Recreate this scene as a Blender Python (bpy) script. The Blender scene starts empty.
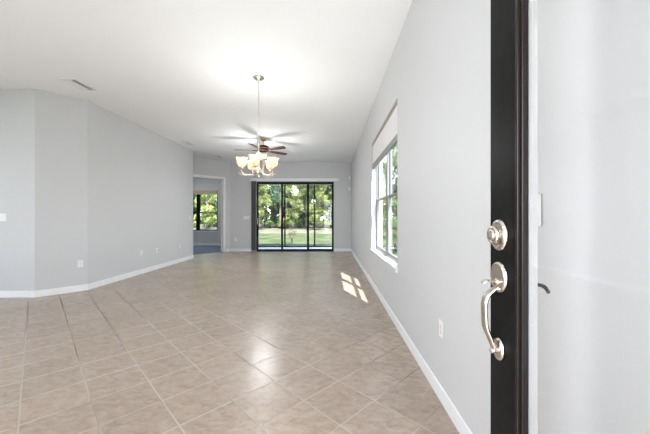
import bpy, bmesh, math, random
from mathutils import Vector, Matrix
random.seed(7)
PI = math.pi
SC = bpy.context.scene
COL = SC.collection

# ------------------------------------------------------------ camera, world, sun, lights, exposure
F_PX = 295.0
EYE = 1.2
cam_d = bpy.data.cameras.new('camera')
cam = bpy.data.objects.new('camera', cam_d)
COL.objects.link(cam)
cam.location = (0, 0, EYE)
cam.rotation_euler = (PI/2, 0, 0)
cam_d.sensor_width = 36
cam_d.lens = 36*F_PX/650
cam_d.shift_x = -5.6/650
cam_d.clip_start = 0.02
cam_d.clip_end = 400
SC.camera = cam

SC.view_settings.view_transform = 'Standard'
SC.view_settings.look = 'None'
SC.view_settings.gamma = 1
SC.view_settings.use_curve_mapping = False
SC.view_settings.exposure = 0.82

world = bpy.data.worlds.new('sky')
SC.world = world
world.use_nodes = True
wn = world.node_tree.nodes; wl = world.node_tree.links
wn.clear()
wo = wn.new('ShaderNodeOutputWorld'); wb = wn.new('ShaderNodeBackground')
tc = wn.new('ShaderNodeTexCoord'); sp = wn.new('ShaderNodeSeparateXYZ'); cr = wn.new('ShaderNodeValToRGB')
wl.new(tc.outputs['Generated'], sp.inputs[0]); wl.new(sp.outputs['Z'], cr.inputs[0])
cr.color_ramp.elements[0].position = 0.0; cr.color_ramp.elements[0].color = (0.92, 0.95, 1.0, 1)
cr.color_ramp.elements[1].position = 0.7; cr.color_ramp.elements[1].color = (0.42, 0.58, 0.85, 1)
wl.new(cr.outputs[0], wb.inputs[0]); wb.inputs[1].default_value = 4.5
wl.new(wb.outputs[0], wo.inputs[0])

sun_d = bpy.data.lights.new('sun', 'SUN')
sun_d.energy = 15; sun_d.angle = 0.0093; sun_d.color = (1.0, 0.97, 0.92)
sun = bpy.data.objects.new('sun', sun_d); COL.objects.link(sun)
sun.rotation_euler = Vector((-0.276, 0.66, -1.0)).to_track_quat('-Z', 'Y').to_euler()

def area(name, loc, direction, sx, sy, power, color=(1, 1, 1), spread=PI, portal=False):
    d = bpy.data.lights.new(name, 'AREA'); d.shape = 'RECTANGLE'
    d.size = sx; d.size_y = sy; d.energy = power; d.color = color; d.spread = spread
    o = bpy.data.objects.new(name, d); COL.objects.link(o)
    o.location = loc
    o.rotation_euler = Vector(direction).to_track_quat('-Z', 'Z').to_euler()
    if portal: d.cycles.is_portal = True
    return o
# daylight through the open front doorway behind the camera; front and side lamps are added fill at unseen openings
area('doorway_daylight', (-0.03, -0.42, 1.25), (-0.45, 1, 0.45), 0.9, 2.2, 52, (0.97, 0.985, 1.0))
area('front_fill_light', (-6.6, -0.50, 1.7), (0.9, 1, 0.5), 2.2, 1.9, 1, (0.98, 0.99, 1.0))
area('side_fill_light', (-8.2, 1.0, 1.7), (1, -0.05, 0.85), 1.9, 1.9, 50, (0.98, 0.99, 1.0), 1.75)
area('portal_slider', (-1.22, 10.5, 1.2), (0, -1, 0), 2.6, 2.4, 1, portal=True)
area('portal_side_window', (0.95, 4.12, 1.5), (-1, 0, 0), 1.9, 1.8, 1, portal=True)
area('portal_bedroom', (-5.5, 12.5, 1.4), (0, -1, 0), 1.6, 1.5, 1, portal=True)

# ------------------------------------------------------------ materials
def mat(name, color, rough=0.6, metal=0.0, spec=0.5, **kw):
    m = bpy.data.materials.new(name); m.use_nodes = True
    b = m.node_tree.nodes['Principled BSDF']
    b.inputs['Base Color'].default_value = (*color, 1)
    b.inputs['Roughness'].default_value = rough
    b.inputs['Metallic'].default_value = metal
    b.inputs['Specular IOR Level'].default_value = spec
    for k, v in kw.items():
        b.inputs[k.replace('_', ' ')].default_value = v
    return m

def N(m, t): return m.node_tree.nodes.new(t)
def L(m, a, b): m.node_tree.links.new(a, b)

def noisy(m, scale=20, amount=0.1, bump=0.0, detail=3, vec='Object', dist=0.01, colours=None, stretch=None):
    """vary the base colour by noise and add bump"""
    b = m.node_tree.nodes['Principled BSDF']
    base = tuple(b.inputs['Base Color'].default_value)
    t = N(m, 'ShaderNodeTexCoord'); n = N(m, 'ShaderNodeTexNoise')
    n.inputs['Scale'].default_value = scale; n.inputs['Detail'].default_value = detail
    src = t.outputs[vec]
    if stretch:
        mp = N(m, 'ShaderNodeMapping'); mp.inputs['Scale'].default_value = stretch
        L(m, src, mp.inputs[0]); src = mp.outputs[0]
    L(m, src, n.inputs['Vector'])
    r = N(m, 'ShaderNodeValToRGB')
    e = r.color_ramp.elements
    if colours:
        e[0].color = (*colours[0], 1); e[1].color = (*colours[-1], 1)
        for i, c in enumerate(colours[1:-1]):
            k = e.new(0.35 + 0.3*(i+1)/(len(colours)-1)); k.color = (*c, 1)
    else:
        e[0].color = (*[c*(1-amount) for c in base[:3]], 1); e[1].color = (*[min(1, c*(1+amount)) for c in base[:3]], 1)
    e[0].position = 0.35; e[-1].position = 0.65
    L(m, n.outputs['Fac'], r.inputs[0]); L(m, r.outputs[0], b.inputs['Base Color'])
    if bump:
        bp = N(m, 'ShaderNodeBump'); bp.inputs['Strength'].default_value = bump; bp.inputs['Distance'].default_value = dist
        L(m, n.outputs['Fac'], bp.inputs['Height']); L(m, bp.outputs[0], b.inputs['Normal'])
    return m

M = {}
M['wall'] = noisy(mat('wall_paint', (0.605, 0.61, 0.615), 0.55, spec=0.3), 120, 0.012, 0.12, dist=0.002)
M['ceil'] = noisy(mat('ceiling_paint', (0.93, 0.935, 0.94), 0.9, spec=0.1), 90, 0.01, 0.25, dist=0.003)
M['trim'] = mat('white_trim_paint', (0.86, 0.87, 0.88), 0.4)
M['plate'] = mat('white_plastic', (0.85, 0.85, 0.83), 0.35)
M['slot'] = mat('dark_slot', (0.12, 0.12, 0.12), 0.6)
M['black'] = mat('black_bronze_aluminium', (0.008, 0.008, 0.009), 0.5, spec=0.15)
M['bronze'] = mat('grey_bronze_window_frame', (0.22, 0.22, 0.225), 0.4, 0.2)
M['moulding'] = mat('glossy_brown_black_moulding', (0.010, 0.0075, 0.007), 0.25, spec=0.16)
M['vent_back'] = mat('vent_backing', (0.55, 0.55, 0.55), 0.7)
M['lever'] = mat('dark_bronze_lever', (0.08, 0.075, 0.07), 0.4, 0.4)
M['door_black'] = noisy(mat('black_door_paint', (0.008, 0.008, 0.0075), 0.38, spec=0.04), 30, 0.15, 0.03, dist=0.002)
M['bead'] = mat('white_glazing_bead', (0.42, 0.42, 0.415), 0.4)
M['nickel'] = noisy(mat('satin_nickel', (0.62, 0.565, 0.51), 0.27, 1.0), 200, 0.06, 0.05, dist=0.001)
M['chand'] = mat('brushed_nickel_warm', (0.60, 0.53, 0.44), 0.35, 1.0)
M['brass'] = mat('aged_brass', (0.62, 0.40, 0.20), 0.35, 1.0)
M['fan_brown'] = noisy(mat('walnut_brown', (0.055, 0.014, 0.008), 0.4, spec=0.3), 6, 0.35, vec='Object', stretch=(2, 14, 2))
M['marble'] = noisy(mat('white_marble_sill', (0.84, 0.84, 0.83), 0.25), 8, 0.04, detail=6)
M['carpet'] = noisy(mat('blue_grey_carpet', (0.16, 0.175, 0.22), 0.95, spec=0.1), 150, 0.2, 0.5, dist=0.01)
M['shade'] = mat('white_cellular_fabric', (0.80, 0.79, 0.79), 0.8, spec=0.1)
M['shade_rail'] = mat('grey_shade_rail', (0.24, 0.24, 0.235), 0.5)
M['headrail'] = mat('taupe_headrail', (0.36, 0.29, 0.225), 0.5)
M['beige'] = mat('beige_headrail', (0.62, 0.52, 0.40), 0.6)
M['vane'] = mat('grey_vane_fabric', (0.20, 0.20, 0.21), 0.7)
M['concrete'] = noisy(mat('pale_lanai_concrete', (0.62, 0.62, 0.62), 0.7), 12, 0.08, 0.1)
M['stucco'] = noisy(mat('pale_stucco', (0.62, 0.58, 0.50), 0.9), 60, 0.05, 0.4)
M['roof'] = noisy(mat('brown_roof', (0.20, 0.16, 0.13), 0.9), 20, 0.2, 0.3)
M['lanai_paint'] = mat('tan_lanai_paint', (0.55, 0.48, 0.36), 0.7)
M['lawn'] = noisy(mat('lawn_grass', (0.2, 0.3, 0.1), 0.95, spec=0.1), 0.9, bump=0.6, detail=8, dist=0.08,
                  colours=[(0.034, 0.046, 0.018), (0.066, 0.080, 0.033), (0.112, 0.115, 0.060)])
M['sand'] = noisy(mat('dry_grass_and_sand', (0.5, 0.45, 0.33), 0.95, spec=0.1), 1.2, bump=0.5, detail=8, dist=0.06,
                  colours=[(0.08, 0.08, 0.045), (0.14, 0.125, 0.09), (0.19, 0.17, 0.13)])
M['bark'] = noisy(mat('bark', (0.20, 0.16, 0.12), 0.95), 6, 0.35, 0.6, stretch=(6, 6, 1), dist=0.05)

def leaf_mat(name, c, c2, tr=0.35):
    m = bpy.data.materials.new(name); m.use_nodes = True
    nt = m.node_tree; nt.nodes.clear()
    out = N(m, 'ShaderNodeOutputMaterial'); d = N(m, 'ShaderNodeBsdfDiffuse'); t = N(m, 'ShaderNodeBsdfTranslucent')
    mx = N(m, 'ShaderNodeMixShader'); mx.inputs[0].default_value = tr
    tcn = N(m, 'ShaderNodeTexCoord'); n = N(m, 'ShaderNodeTexNoise'); n.inputs['Scale'].default_value = 1.1; n.inputs['Detail'].default_value = 4
    r = N(m, 'ShaderNodeValToRGB'); r.color_ramp.elements[0].position = 0.38; r.color_ramp.elements[1].position = 0.62
    r.color_ramp.elements[0].color = (*c, 1); r.color_ramp.elements[1].color = (*c2, 1)
    L(m, tcn.outputs['Object'], n.inputs['Vector']); L(m, n.outputs['Fac'], r.inputs[0])
    L(m, r.outputs[0], d.inputs[0]); L(m, r.outputs[0], t.inputs[0])
    L(m, d.outputs[0], mx.inputs[1]); L(m, t.outputs[0], mx.inputs[2]); L(m, mx.outputs[0], out.inputs[0])
    return m
M['leaf_yellow'] = leaf_mat('yellow_green_leaves', (0.15, 0.20, 0.065), (0.36, 0.385, 0.17))
M['leaf_mid'] = leaf_mat('mid_green_leaves', (0.085, 0.14, 0.055), (0.26, 0.31, 0.14))
M['leaf_dark'] = leaf_mat('dark_green_leaves', (0.05, 0.08, 0.04), (0.19, 0.24, 0.12))
M['leaf_blue'] = leaf_mat('grey_green_leaves', (0.109, 0.200, 0.128), (0.273, 0.381, 0.254))
M['leaf_red'] = leaf_mat('reddish_leaves', (0.090, 0.045, 0.032), (0.181, 0.109, 0.054))

def glass_mat(name, tint=(0.96, 0.98, 0.97), ior=1.5):
    m = bpy.data.materials.new(name); m.use_nodes = True
    nt = m.node_tree; nt.nodes.clear()
    out = N(m, 'ShaderNodeOutputMaterial'); tr = N(m, 'ShaderNodeBsdfTransparent'); g = N(m, 'ShaderNodeBsdfGlossy')
    tr.inputs[0].default_value = (*tint, 1); g.inputs['Roughness'].default_value = 0.0
    fr = N(m, 'ShaderNodeFresnel'); ge = N(m, 'ShaderNodeNewGeometry')   # the same reflectance from either side of the pane
    io = N(m, 'ShaderNodeMapRange'); io.inputs['To Min'].default_value = ior; io.inputs['To Max'].default_value = 1/ior
    L(m, ge.outputs['Backfacing'], io.inputs['Value']); L(m, io.outputs[0], fr.inputs['IOR'])
    mx = N(m, 'ShaderNodeMixShader')
    L(m, fr.outputs[0], mx.inputs[0]); L(m, tr.outputs[0], mx.inputs[1]); L(m, g.outputs[0], mx.inputs[2]); L(m, mx.outputs[0], out.inputs[0])
    return m
M['glass'] = glass_mat('clear_window_glass', ior=1.28)
M['door_glass'] = glass_mat('door_glass', (0.97, 0.97, 0.97))

def screen_mat():
    m = bpy.data.materials.new('insect_screen'); m.use_nodes = True
    nt = m.node_tree; nt.nodes.clear()
    out = N(m, 'ShaderNodeOutputMaterial'); tr = N(m, 'ShaderNodeBsdfTransparent'); d = N(m, 'ShaderNodeBsdfDiffuse')
    d.inputs[0].default_value = (0.03, 0.03, 0.03, 1); mx = N(m, 'ShaderNodeMixShader'); mx.inputs[0].default_value = 0.16
    L(m, tr.outputs[0], mx.inputs[1]); L(m, d.outputs[0], mx.inputs[2]); L(m, mx.outputs[0], out.inputs[0])
    return m
M['screen'] = screen_mat()

def emis(name, color, strength, base=(0.9, 0.85, 0.75), rough=0.4):
    m = mat(name, base, rough)
    b = m.node_tree.nodes['Principled BSDF']
    b.inputs['Emission Color'].default_value = (*color, 1); b.inputs['Emission Strength'].default_value = strength
    return m
M['bulb'] = emis('lit_bulb', (1.0, 0.88, 0.70), 7.5)
def frosted(name, strength):
    m = emis(name, (1.0, 0.76, 0.50), strength, (0.92, 0.84, 0.70), 0.35)
    b = m.node_tree.nodes['Principled BSDF']
    t = N(m, 'ShaderNodeTexCoord'); n = N(m, 'ShaderNodeTexNoise'); n.inputs['Scale'].default_value = 14; n.inputs['Detail'].default_value = 5
    r = N(m, 'ShaderNodeValToRGB'); r.color_ramp.elements[0].color = (0.50, 0.40, 0.30, 1); r.color_ramp.elements[1].color = (0.75, 0.68, 0.58, 1)
    r.color_ramp.elements[0].position = 0.3; r.color_ramp.elements[1].position = 0.65
    L(m, t.outputs['Object'], n.inputs[0]); L(m, n.outputs['Fac'], r.inputs[0])
    L(m, r.outputs[0], b.inputs['Base Color'])
    return m
def shade_glass():
    m = bpy.data.materials.new('lit_alabaster_glass'); m.use_nodes = True
    nt = m.node_tree; nt.nodes.clear()
    out = N(m, 'ShaderNodeOutputMaterial'); d = N(m, 'ShaderNodeBsdfPrincipled'); t = N(m, 'ShaderNodeBsdfTranslucent')
    mx = N(m, 'ShaderNodeMixShader'); mx.inputs[0].default_value = 0.62
    tcn = N(m, 'ShaderNodeTexCoord'); n = N(m, 'ShaderNodeTexNoise'); n.inputs['Scale'].default_value = 16; n.inputs['Detail'].default_value = 5
    r = N(m, 'ShaderNodeValToRGB'); r.color_ramp.elements[0].position = 0.3; r.color_ramp.elements[1].position = 0.65
    r.color_ramp.elements[0].color = (0.72, 0.56, 0.40, 1); r.color_ramp.elements[1].color = (0.90, 0.80, 0.66, 1)
    L(m, tcn.outputs['Object'], n.inputs['Vector']); L(m, n.outputs['Fac'], r.inputs[0])
    L(m, r.outputs[0], d.inputs['Base Color']); L(m, r.outputs[0], t.inputs[0]); d.inputs['Roughness'].default_value = 0.3
    L(m, d.outputs[0], mx.inputs[1]); L(m, t.outputs[0], mx.inputs[2]); L(m, mx.outputs[0], out.inputs[0])
    return m
M['alabaster'] = shade_glass()
M['bowl'] = frosted('lit_bowl_glass', 0.22)

# tile floor : square tiles laid at 45 degrees
def tile_material():
    m = mat('beige_ceramic_tile', (0.5, 0.42, 0.36), 0.3)
    nt = m.node_tree; b = nt.nodes['Principled BSDF']
    S = 0.3275
    t = N(m, 'ShaderNodeTexCoord')
    def math_(op, a, b_=None):
        n = N(m, 'ShaderNodeMath'); n.operation = op
        for i, v in enumerate([a, b_]):
            if v is None: continue
            if isinstance(v, (int, float)): n.inputs[i].default_value = v
            else: L(m, v, n.inputs[i])
        return n.outputs[0]
    s = N(m, 'ShaderNodeSeparateXYZ'); L(m, t.outputs['Object'], s.inputs[0])
    X, Y = s.outputs[0], s.outputs[1]
    k = 1/math.sqrt(2)/S
    u = math_('ADD', math_('MULTIPLY', math_('ADD', X, Y), k), 0.071/S + 40)
    v = math_('ADD', math_('MULTIPLY', math_('SUBTRACT', Y, X), k), -1.160/S + 40)
    fu, fv = math_('FRACT', u), math_('FRACT', v)
    iu, iv = math_('FLOOR', u), math_('FLOOR', v)
    # distance to the tile edge
    eu = math_('MINIMUM', fu, math_('SUBTRACT', 1, fu)); ev = math_('MINIMUM', fv, math_('SUBTRACT', 1, fv))
    e = math_('MINIMUM', eu, ev)
    g = N(m, 'ShaderNodeMapRange'); g.interpolation_type = 'SMOOTHSTEP'
    g.inputs['From Min'].default_value = 0.007; g.inputs['From Max'].default_value = 0.0175
    L(m, e, g.inputs['Value'])                       # 0 in grout, 1 on tile
    cmb = N(m, 'ShaderNodeCombineXYZ'); L(m, iu, cmb.inputs[0]); L(m, iv, cmb.inputs[1])
    wn_ = N(m, 'ShaderNodeTexWhiteNoise'); wn_.noise_dimensions = '3D'; L(m, cmb.outputs[0], wn_.inputs['Vector'])
    # mottled pattern, shifted per tile
    off = N(m, 'ShaderNodeVectorMath'); off.operation = 'SCALE'; off.inputs['Scale'].default_value = 7.0; L(m, wn_.outputs['Color'], off.inputs[0])
    add = N(m, 'ShaderNodeVectorMath'); add.operation = 'ADD'; L(m, t.outputs['Object'], add.inputs[0]); L(m, off.outputs[0], add.inputs[1])
    mp = N(m, 'ShaderNodeMapping'); mp.inputs['Rotation'].default_value = (0, 0, 0.8); mp.inputs['Scale'].default_value = (1, 1.7, 1); L(m, add.outputs[0], mp.inputs[0])
    n1 = N(m, 'ShaderNodeTexNoise'); n1.inputs['Scale'].default_value = 13; n1.inputs['Detail'].default_value = 9; n1.inputs['Roughness'].default_value = 0.7
    n1.inputs['Distortion'].default_value = 0.6; L(m, mp.outputs[0], n1.inputs[0])
    r = N(m, 'ShaderNodeValToRGB'); el = r.color_ramp.elements
    el[0].position = 0.30; el[0].color = (0.255, 0.196, 0.153, 1)
    el[1].position = 0.70; el[1].color = (0.46, 0.377, 0.308, 1)
    mid = el.new(0.48); mid.color = (0.365, 0.288, 0.230, 1)
    L(m, n1.outputs['Fac'], r.inputs[0])
    hv = N(m, 'ShaderNodeHueSaturation'); L(m, r.outputs[0], hv.inputs['Color'])
    vv = N(m, 'ShaderNodeMapRange'); vv.inputs['To Min'].default_value = 0.93; vv.inputs['To Max'].default_value = 1.07
    L(m, wn_.outputs['Value'], vv.inputs['Value']); L(m, vv.outputs[0], hv.inputs['Value'])
    # grout : varies between pale and brown
    n2 = N(m, 'ShaderNodeTexNoise'); n2.inputs['Scale'].default_value = 0.8; L(m, t.outputs['Object'], n2.inputs[0])
    r2 = N(m, 'ShaderNodeValToRGB'); r2.color_ramp.elements[0].position = 0.42; r2.color_ramp.elements[1].position = 0.58
    r2.color_ramp.elements[0].color = (0.15, 0.11, 0.085, 1); r2.color_ramp.elements[1].color = (0.44, 0.38, 0.325, 1)
    L(m, math_('ADD', n2.outputs['Fac'], math_('ADD', math_('MULTIPLY', math_('SUBTRACT', 2.7, Y), 0.13), math_('MULTIPLY', math_('MINIMUM', math_('SUBTRACT', 0.05, X), 0.5), 0.16))), r2.inputs[0])   # paler grout near the entrance and to the left
    mx = N(m, 'ShaderNodeMix'); mx.data_type = 'RGBA'
    L(m, g.outputs[0], mx.inputs['Factor']); L(m, r2.outputs[0], mx.inputs[6]); L(m, hv.outputs[0], mx.inputs[7])
    L(m, mx.outputs[2], b.inputs['Base Color'])
    ro = N(m, 'ShaderNodeMapRange'); ro.inputs['To Min'].default_value = 0.75; ro.inputs['To Max'].default_value = 0.27
    L(m, g.outputs[0], ro.inputs['Value']); L(m, ro.outputs[0], b.inputs['Roughness'])
    # relief
    h = math_('ADD', math_('MULTIPLY', g.outputs[0], 1.0), math_('MULTIPLY', n1.outputs['Fac'], 0.22))
    bp = N(m, 'ShaderNodeBump'); bp.inputs['Strength'].default_value = 0.5; bp.inputs['Distance'].default_value = 0.003
    L(m, h, bp.inputs['Height']); L(m, bp.outputs[0], b.inputs['Normal'])
    b.inputs['Specular IOR Level'].default_value = 0.5
    return m
M['tile'] = tile_material()

# ------------------------------------------------------------ mesh helpers
class MB:
    def __init__(self): self.bm = bmesh.new(); self.M = Matrix.Identity(4)
    def v(self, p): return self.bm.verts.new(self.M @ Vector(p))
    def box(self, x0, x1, y0, y1, z0, z1, bevel=0.0):
        vs = [self.v((x, y, z)) for x in (x0, x1) for y in (y0, y1) for z in (z0, z1)]
        q = [(0, 1, 3, 2), (4, 6, 7, 5), (0, 4, 5, 1), (2, 3, 7, 6), (0, 2, 6, 4), (1, 5, 7, 3)]
        fs = [self.bm.faces.new([vs[i] for i in f]) for f in q]
        if bevel > 0:
            es = list({e for f in fs for e in f.edges})
            bmesh.ops.bevel(self.bm, geom=es, offset=bevel, segments=2, affect='EDGES', clamp_overlap=True)
        return self
    def prism(self, pts, z0, z1):
        a = [self.v((x, y, z0)) for x, y in pts]; b = [self.v((x, y, z1)) for x, y in pts]; n = len(pts)
        self.bm.faces.new(a[::-1]); self.bm.faces.new(b)
        for i in range(n): self.bm.faces.new([a[i], a[(i+1) % n], b[(i+1) % n], b[i]])
        return self
    def lathe(self, prof, origin=(0, 0, 0), axis='Z', seg=24, scale=(1, 1), smooth=True, close=True):
        """prof: list of (r, h). axis Z or X"""
        ox, oy, oz = origin; rings = []
        for r, h in prof:
            ring = []
            for k in range(seg):
                a = 2*PI*k/seg; c, s = r*math.cos(a)*scale[0], r*math.sin(a)*scale[1]
                if axis == 'Z': p = (ox+c, oy+s, oz+h)
                elif axis == 'X': p = (ox+h, oy+c, oz+s)
                else: p = (ox+c, oy+h, oz+s)
                ring.append(self.v(p))
            rings.append(ring)
        fs = []
        for a, b in zip(rings, rings[1:]):
            for k in range(seg): fs.append(self.bm.faces.new([a[k], a[(k+1) % seg], b[(k+1) % seg], b[k]]))
        if close:
            if prof[0][0] > 1e-5: fs.append(self.bm.faces.new(rings[0][::-1]))
            if prof[-1][0] > 1e-5: fs.append(self.bm.faces.new(rings[-1]))
        if smooth:
            for f in fs: f.smooth = True
        return self
    def tube(self, pts, r, seg=10, flat=None):
        """pts: points of a path; r: radius or list; flat: (wide axis vector, factor)"""
        P = [Vector(p) for p in pts]; n = len(P); R = r if isinstance(r, (list, tuple)) else [r]*n
        rings = []; up = Vector((0, 0, 1)) if flat is None else Vector(flat[0])
        for i in range(n):
            t = (P[min(n-1, i+1)] - P[max(0, i-1)]).normalized()
            s = t.cross(up)
            if s.length < 1e-3: s = t.cross(Vector((1, 0.1, 0)))
            s.normalize(); u = s.cross(t).normalized()
            kw = flat[1] if flat else 1.0
            rings.append([self.v(P[i] + s*math.cos(2*PI*k/seg)*R[i] + u*math.sin(2*PI*k/seg)*R[i]*kw) for k in range(seg)])
        for a, b in zip(rings, rings[1:]):
            for k in range(seg):
                f = self.bm.faces.new([a[k], a[(k+1) % seg], b[(k+1) % seg], b[k]]); f.smooth = True
        self.bm.faces.new(rings[0][::-1]); self.bm.faces.new(rings[-1])
        return self
    def build(self, name, material, parent=None, bevel=0.0, recalc=True):
        if recalc: bmesh.ops.recalc_face_normals(self.bm, faces=self.bm.faces)
        me = bpy.data.meshes.new(name); self.bm.to_mesh(me); self.bm.free()
        me.materials.append(material)
        o = bpy.data.objects.new(name, me); COL.objects.link(o)
        if parent is not None: o.parent = parent
        if bevel:
            md = o.modifiers.new('bevel', 'BEVEL'); md.width = bevel; md.segments = 2; md.limit_method = 'ANGLE'
        return o

def spline(pts, n=8):
    """Catmull-Rom through points"""
    P = [Vector(p) for p in pts]; P = [P[0]*2-P[1]] + P + [P[-1]*2-P[-2]]; out = []
    for i in range(1, len(P)-2):
        for k in range(n):
            t = k/n; a, b, c, d = P[i-1:i+3]
            out.append(0.5*((2*b) + (c-a)*t + (2*a-5*b+4*c-d)*t*t + (3*b-a-3*c+d)*t**3))
    out.append(P[-2]); return out

def tag(o, label=None, cat=None, group=None, kind=None):
    if label: o['label'] = label
    if cat: o['category'] = cat
    if group: o['group'] = group
    if kind: o['kind'] = kind
    return o
def empty(name, loc=(0, 0, 0), rz=0.0):
    o = bpy.data.objects.new(name, None); COL.objects.link(o); o.empty_display_size = 0.1
    o.location = loc; o.rotation_euler = (0, 0, rz); return o
def kids(o): return [c for c in COL.objects if c.parent == o]
def copy_tree(o, parent=None):
    c = o.copy(); COL.objects.link(c)
    if parent is not None: c.parent = parent
    for ch in kids(o): copy_tree(ch, c)
    return c
def struct(name, mb, material, label, cat, parent=None, **kw):
    o = mb.build(name, material, parent, **kw)
    return tag(o, label, cat, kind='structure')

# ------------------------------------------------------------ the room's plan (x right, y into the house, z up)
CE = 3.11            # ceiling
XR = 0.725           # right wall face
XRO = 0.91           # its outer face
XL = -3.99           # left wall face
YF = 10.27           # far wall face
FX = -8.0            # far left of the front room (out of frame)
struct('floor', MB().prism([(FX, -0.30), (XRO, -0.30), (XRO, 10.30), (-3.47, 10.30), (-3.56, 10.30), (-7.0, 6.86), (FX, 6.86)], -0.10, 0.0), M['tile'],
       'beige mottled ceramic tile floor laid on the diagonal with pale and brown grout', 'floor')
struct('floor_bedroom', MB().prism([(-3.56, 10.30), (-3.56, 12.32), (-7.0, 12.32), (-7.0, 6.86)], -0.10, 0.008), M['carpet'],
       'blue grey carpet in the bedroom past the open doorway', 'carpet')
struct('ceiling', MB().box(FX, XRO, -0.30, 12.4, CE, CE+0.08), M['ceil'], 'flat white ceiling with a fine texture', 'ceiling')

# right wall with window opening
WY0, WY1, WZ0, WZ1 = 3.20, 5.20, 0.64, 2.493
w = MB()
w.box(XR, XRO, -0.30, WY0, 0, CE); w.box(XR, XRO, WY1, 10.42, 0, CE)
w.box(XR, XRO, WY0, WY1, 0, WZ0-0.04); w.box(XR, XRO, WY0, WY1, WZ1, CE)
struct('wall_right', w, M['wall'], 'long pale grey wall on the right with the double window', 'wall')
# far wall with slider opening
SX0, SX1, SZ1 = -2.585, 0.111, 2.425
w = MB()
w.box(-3.56, SX0, YF, YF+0.15, 0, CE); w.box(SX1, XRO, YF, YF+0.15, 0, CE); w.box(SX0, SX1, YF, YF+0.15, SZ1, CE)
struct('wall_far', w, M['wall'], 'grey end wall around the sliding glass doors', 'wall')
# left side
struct('wall_left', MB().box(XL-0.12, XL, 4.84, 8.56, 0, CE), M['wall'], 'long pale grey wall on the left of the great room', 'wall')
struct('wall_left_angle', MB().prism([(-4.41, 4.40), (-3.99, 4.84), (-4.11, 4.89), (-4.46, 4.52)], 0, CE), M['wall'],
       'short angled grey wall joining two walls on the left', 'wall')
struct('wall_left_front', MB().box(FX, -4.41, 4.40, 4.52, 0, CE), M['wall'], 'shaded grey wall facing the front door at the left edge', 'wall')
# front wall (behind the camera) with doorway and added window
w = MB()
w.box(FX, -7.7, -0.30, -0.12, 0, CE); w.box(-7.7, -5.5, -0.30, -0.12, 0, 0.7); w.box(-7.7, -5.5, -0.30, -0.12, 2.7, CE)
w.box(-5.5, -0.50, -0.30, -0.12, 0, CE); w.box(0.50, XR, -0.30, -0.12, 0, CE); w.box(-0.50, 0.50, -0.30, -0.12, 2.46, CE)
struct('wall_front', w, M['wall'], 'grey wall with the front doorway behind the viewer', 'wall')
w = MB(); w.box(FX-0.12, FX, -0.30, 0.0, 0, CE); w.box(FX-0.12, FX, 2.0, 12.4, 0, CE); w.box(FX-0.12, FX, 0.0, 2.0, 0, 0.7); w.box(FX-0.12, FX, 0.0, 2.0, 2.7, CE)  # side opening added out of view to let fill light in
struct('wall_side', w, M['wall'], 'grey outer wall beyond the left edge', 'wall')
# hall / bedroom walls
P0 = Vector((-3.50, 10.27)); DD = Vector((-1, -1)).normalized(); NN = Vector((-1, 1)).normalized()
ANG = math.atan2(DD.y, DD.x)
T0, T1, TH = 0.235, 1.30, 2.50
def wallM(mb):   # local frame: x along the angled wall from the far corner, y into the bedroom
    mb.M = Matrix(((DD.x, NN.x, 0, P0.x), (DD.y, NN.y, 0, P0.y), (0, 0, 1, 0), (0, 0, 0, 1))); return mb
w = wallM(MB()); w.box(-0.0, T0, 0, 0.12, 0, CE); w.box(T1, 4.6, 0, 0.12, 0, CE); w.box(T0, T1, 0, 0.12, TH, CE)
struct('wall_hall', w, M['wall'], 'angled grey wall with the open bedroom doorway', 'wall')
struct('wall_bedroom_right', MB().box(-3.56, -3.42, 10.42, 12.3, 0, CE), M['wall'], 'side wall of the bedroom hidden by the doorway', 'wall')
BY = 12.3; BX0, BX1, BZ0, BZ1 = -6.40, -4.71, 0.615, 2.32
w = MB(); w.box(FX, BX0, BY, BY+0.15, 0, CE); w.box(BX1, -3.42, BY, BY+0.15, 0, CE)
w.box(BX0, BX1, BY, BY+0.15, 0, BZ0); w.box(BX0, BX1, BY, BY+0.15, BZ1, CE)
struct('wall_bedroom_far', w, M['wall'], 'dim grey bedroom wall holding the window', 'wall')

# baseboards
BH, BT = 0.10, 0.013
def bb(name, mb, label): struct(name, mb, M['trim'], label, 'baseboard', bevel=0.004)
bb('baseboard_right', MB().box(XR-BT, XR, -0.12, YF, 0, BH), 'white baseboard along the right wall')
m_ = MB(); m_.box(-3.50, -2.75, YF-BT, YF, 0, BH); bb('baseboard_far_left', m_, 'white baseboard left of the sliding doors')
bb('baseboard_far_right', MB().box(SX1+0.02, XR-BT, YF-BT, YF, 0, BH), 'white baseboard right of the sliding doors')
bb('baseboard_left', MB().prism([(XL, 4.84), (XL+BT, 4.833), (XL+BT, 8.56+BT), (XL-0.12, 8.56+BT), (XL-0.12, 8.56), (XL, 8.56)], 0, BH), 'white baseboard along the long left wall')
bb('baseboard_left_angle', MB().prism([(-4.41, 4.40), (-4.403, 4.384), (XL+BT, 4.833), (XL, 4.84)], 0, BH), 'white baseboard under the short angled wall')
bb('baseboard_left_front', MB().prism([(FX, 4.384), (-4.403, 4.384), (-4.41, 4.40), (FX, 4.40)], 0, BH), 'white baseboard at the left edge of the picture')
bb('baseboard_bedroom', MB().box(-7.0, -3.57, BY-BT, BY, 0.008, BH), 'white baseboard below the bedroom window')
w = wallM(MB()); w.box(0.02, T0-0.08, -BT, 0, 0, BH); w.box(T1+0.09, 4.0, -BT, 0, 0, BH)
bb('baseboard_hall', w, 'white baseboard beside the bedroom doorway')
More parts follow.
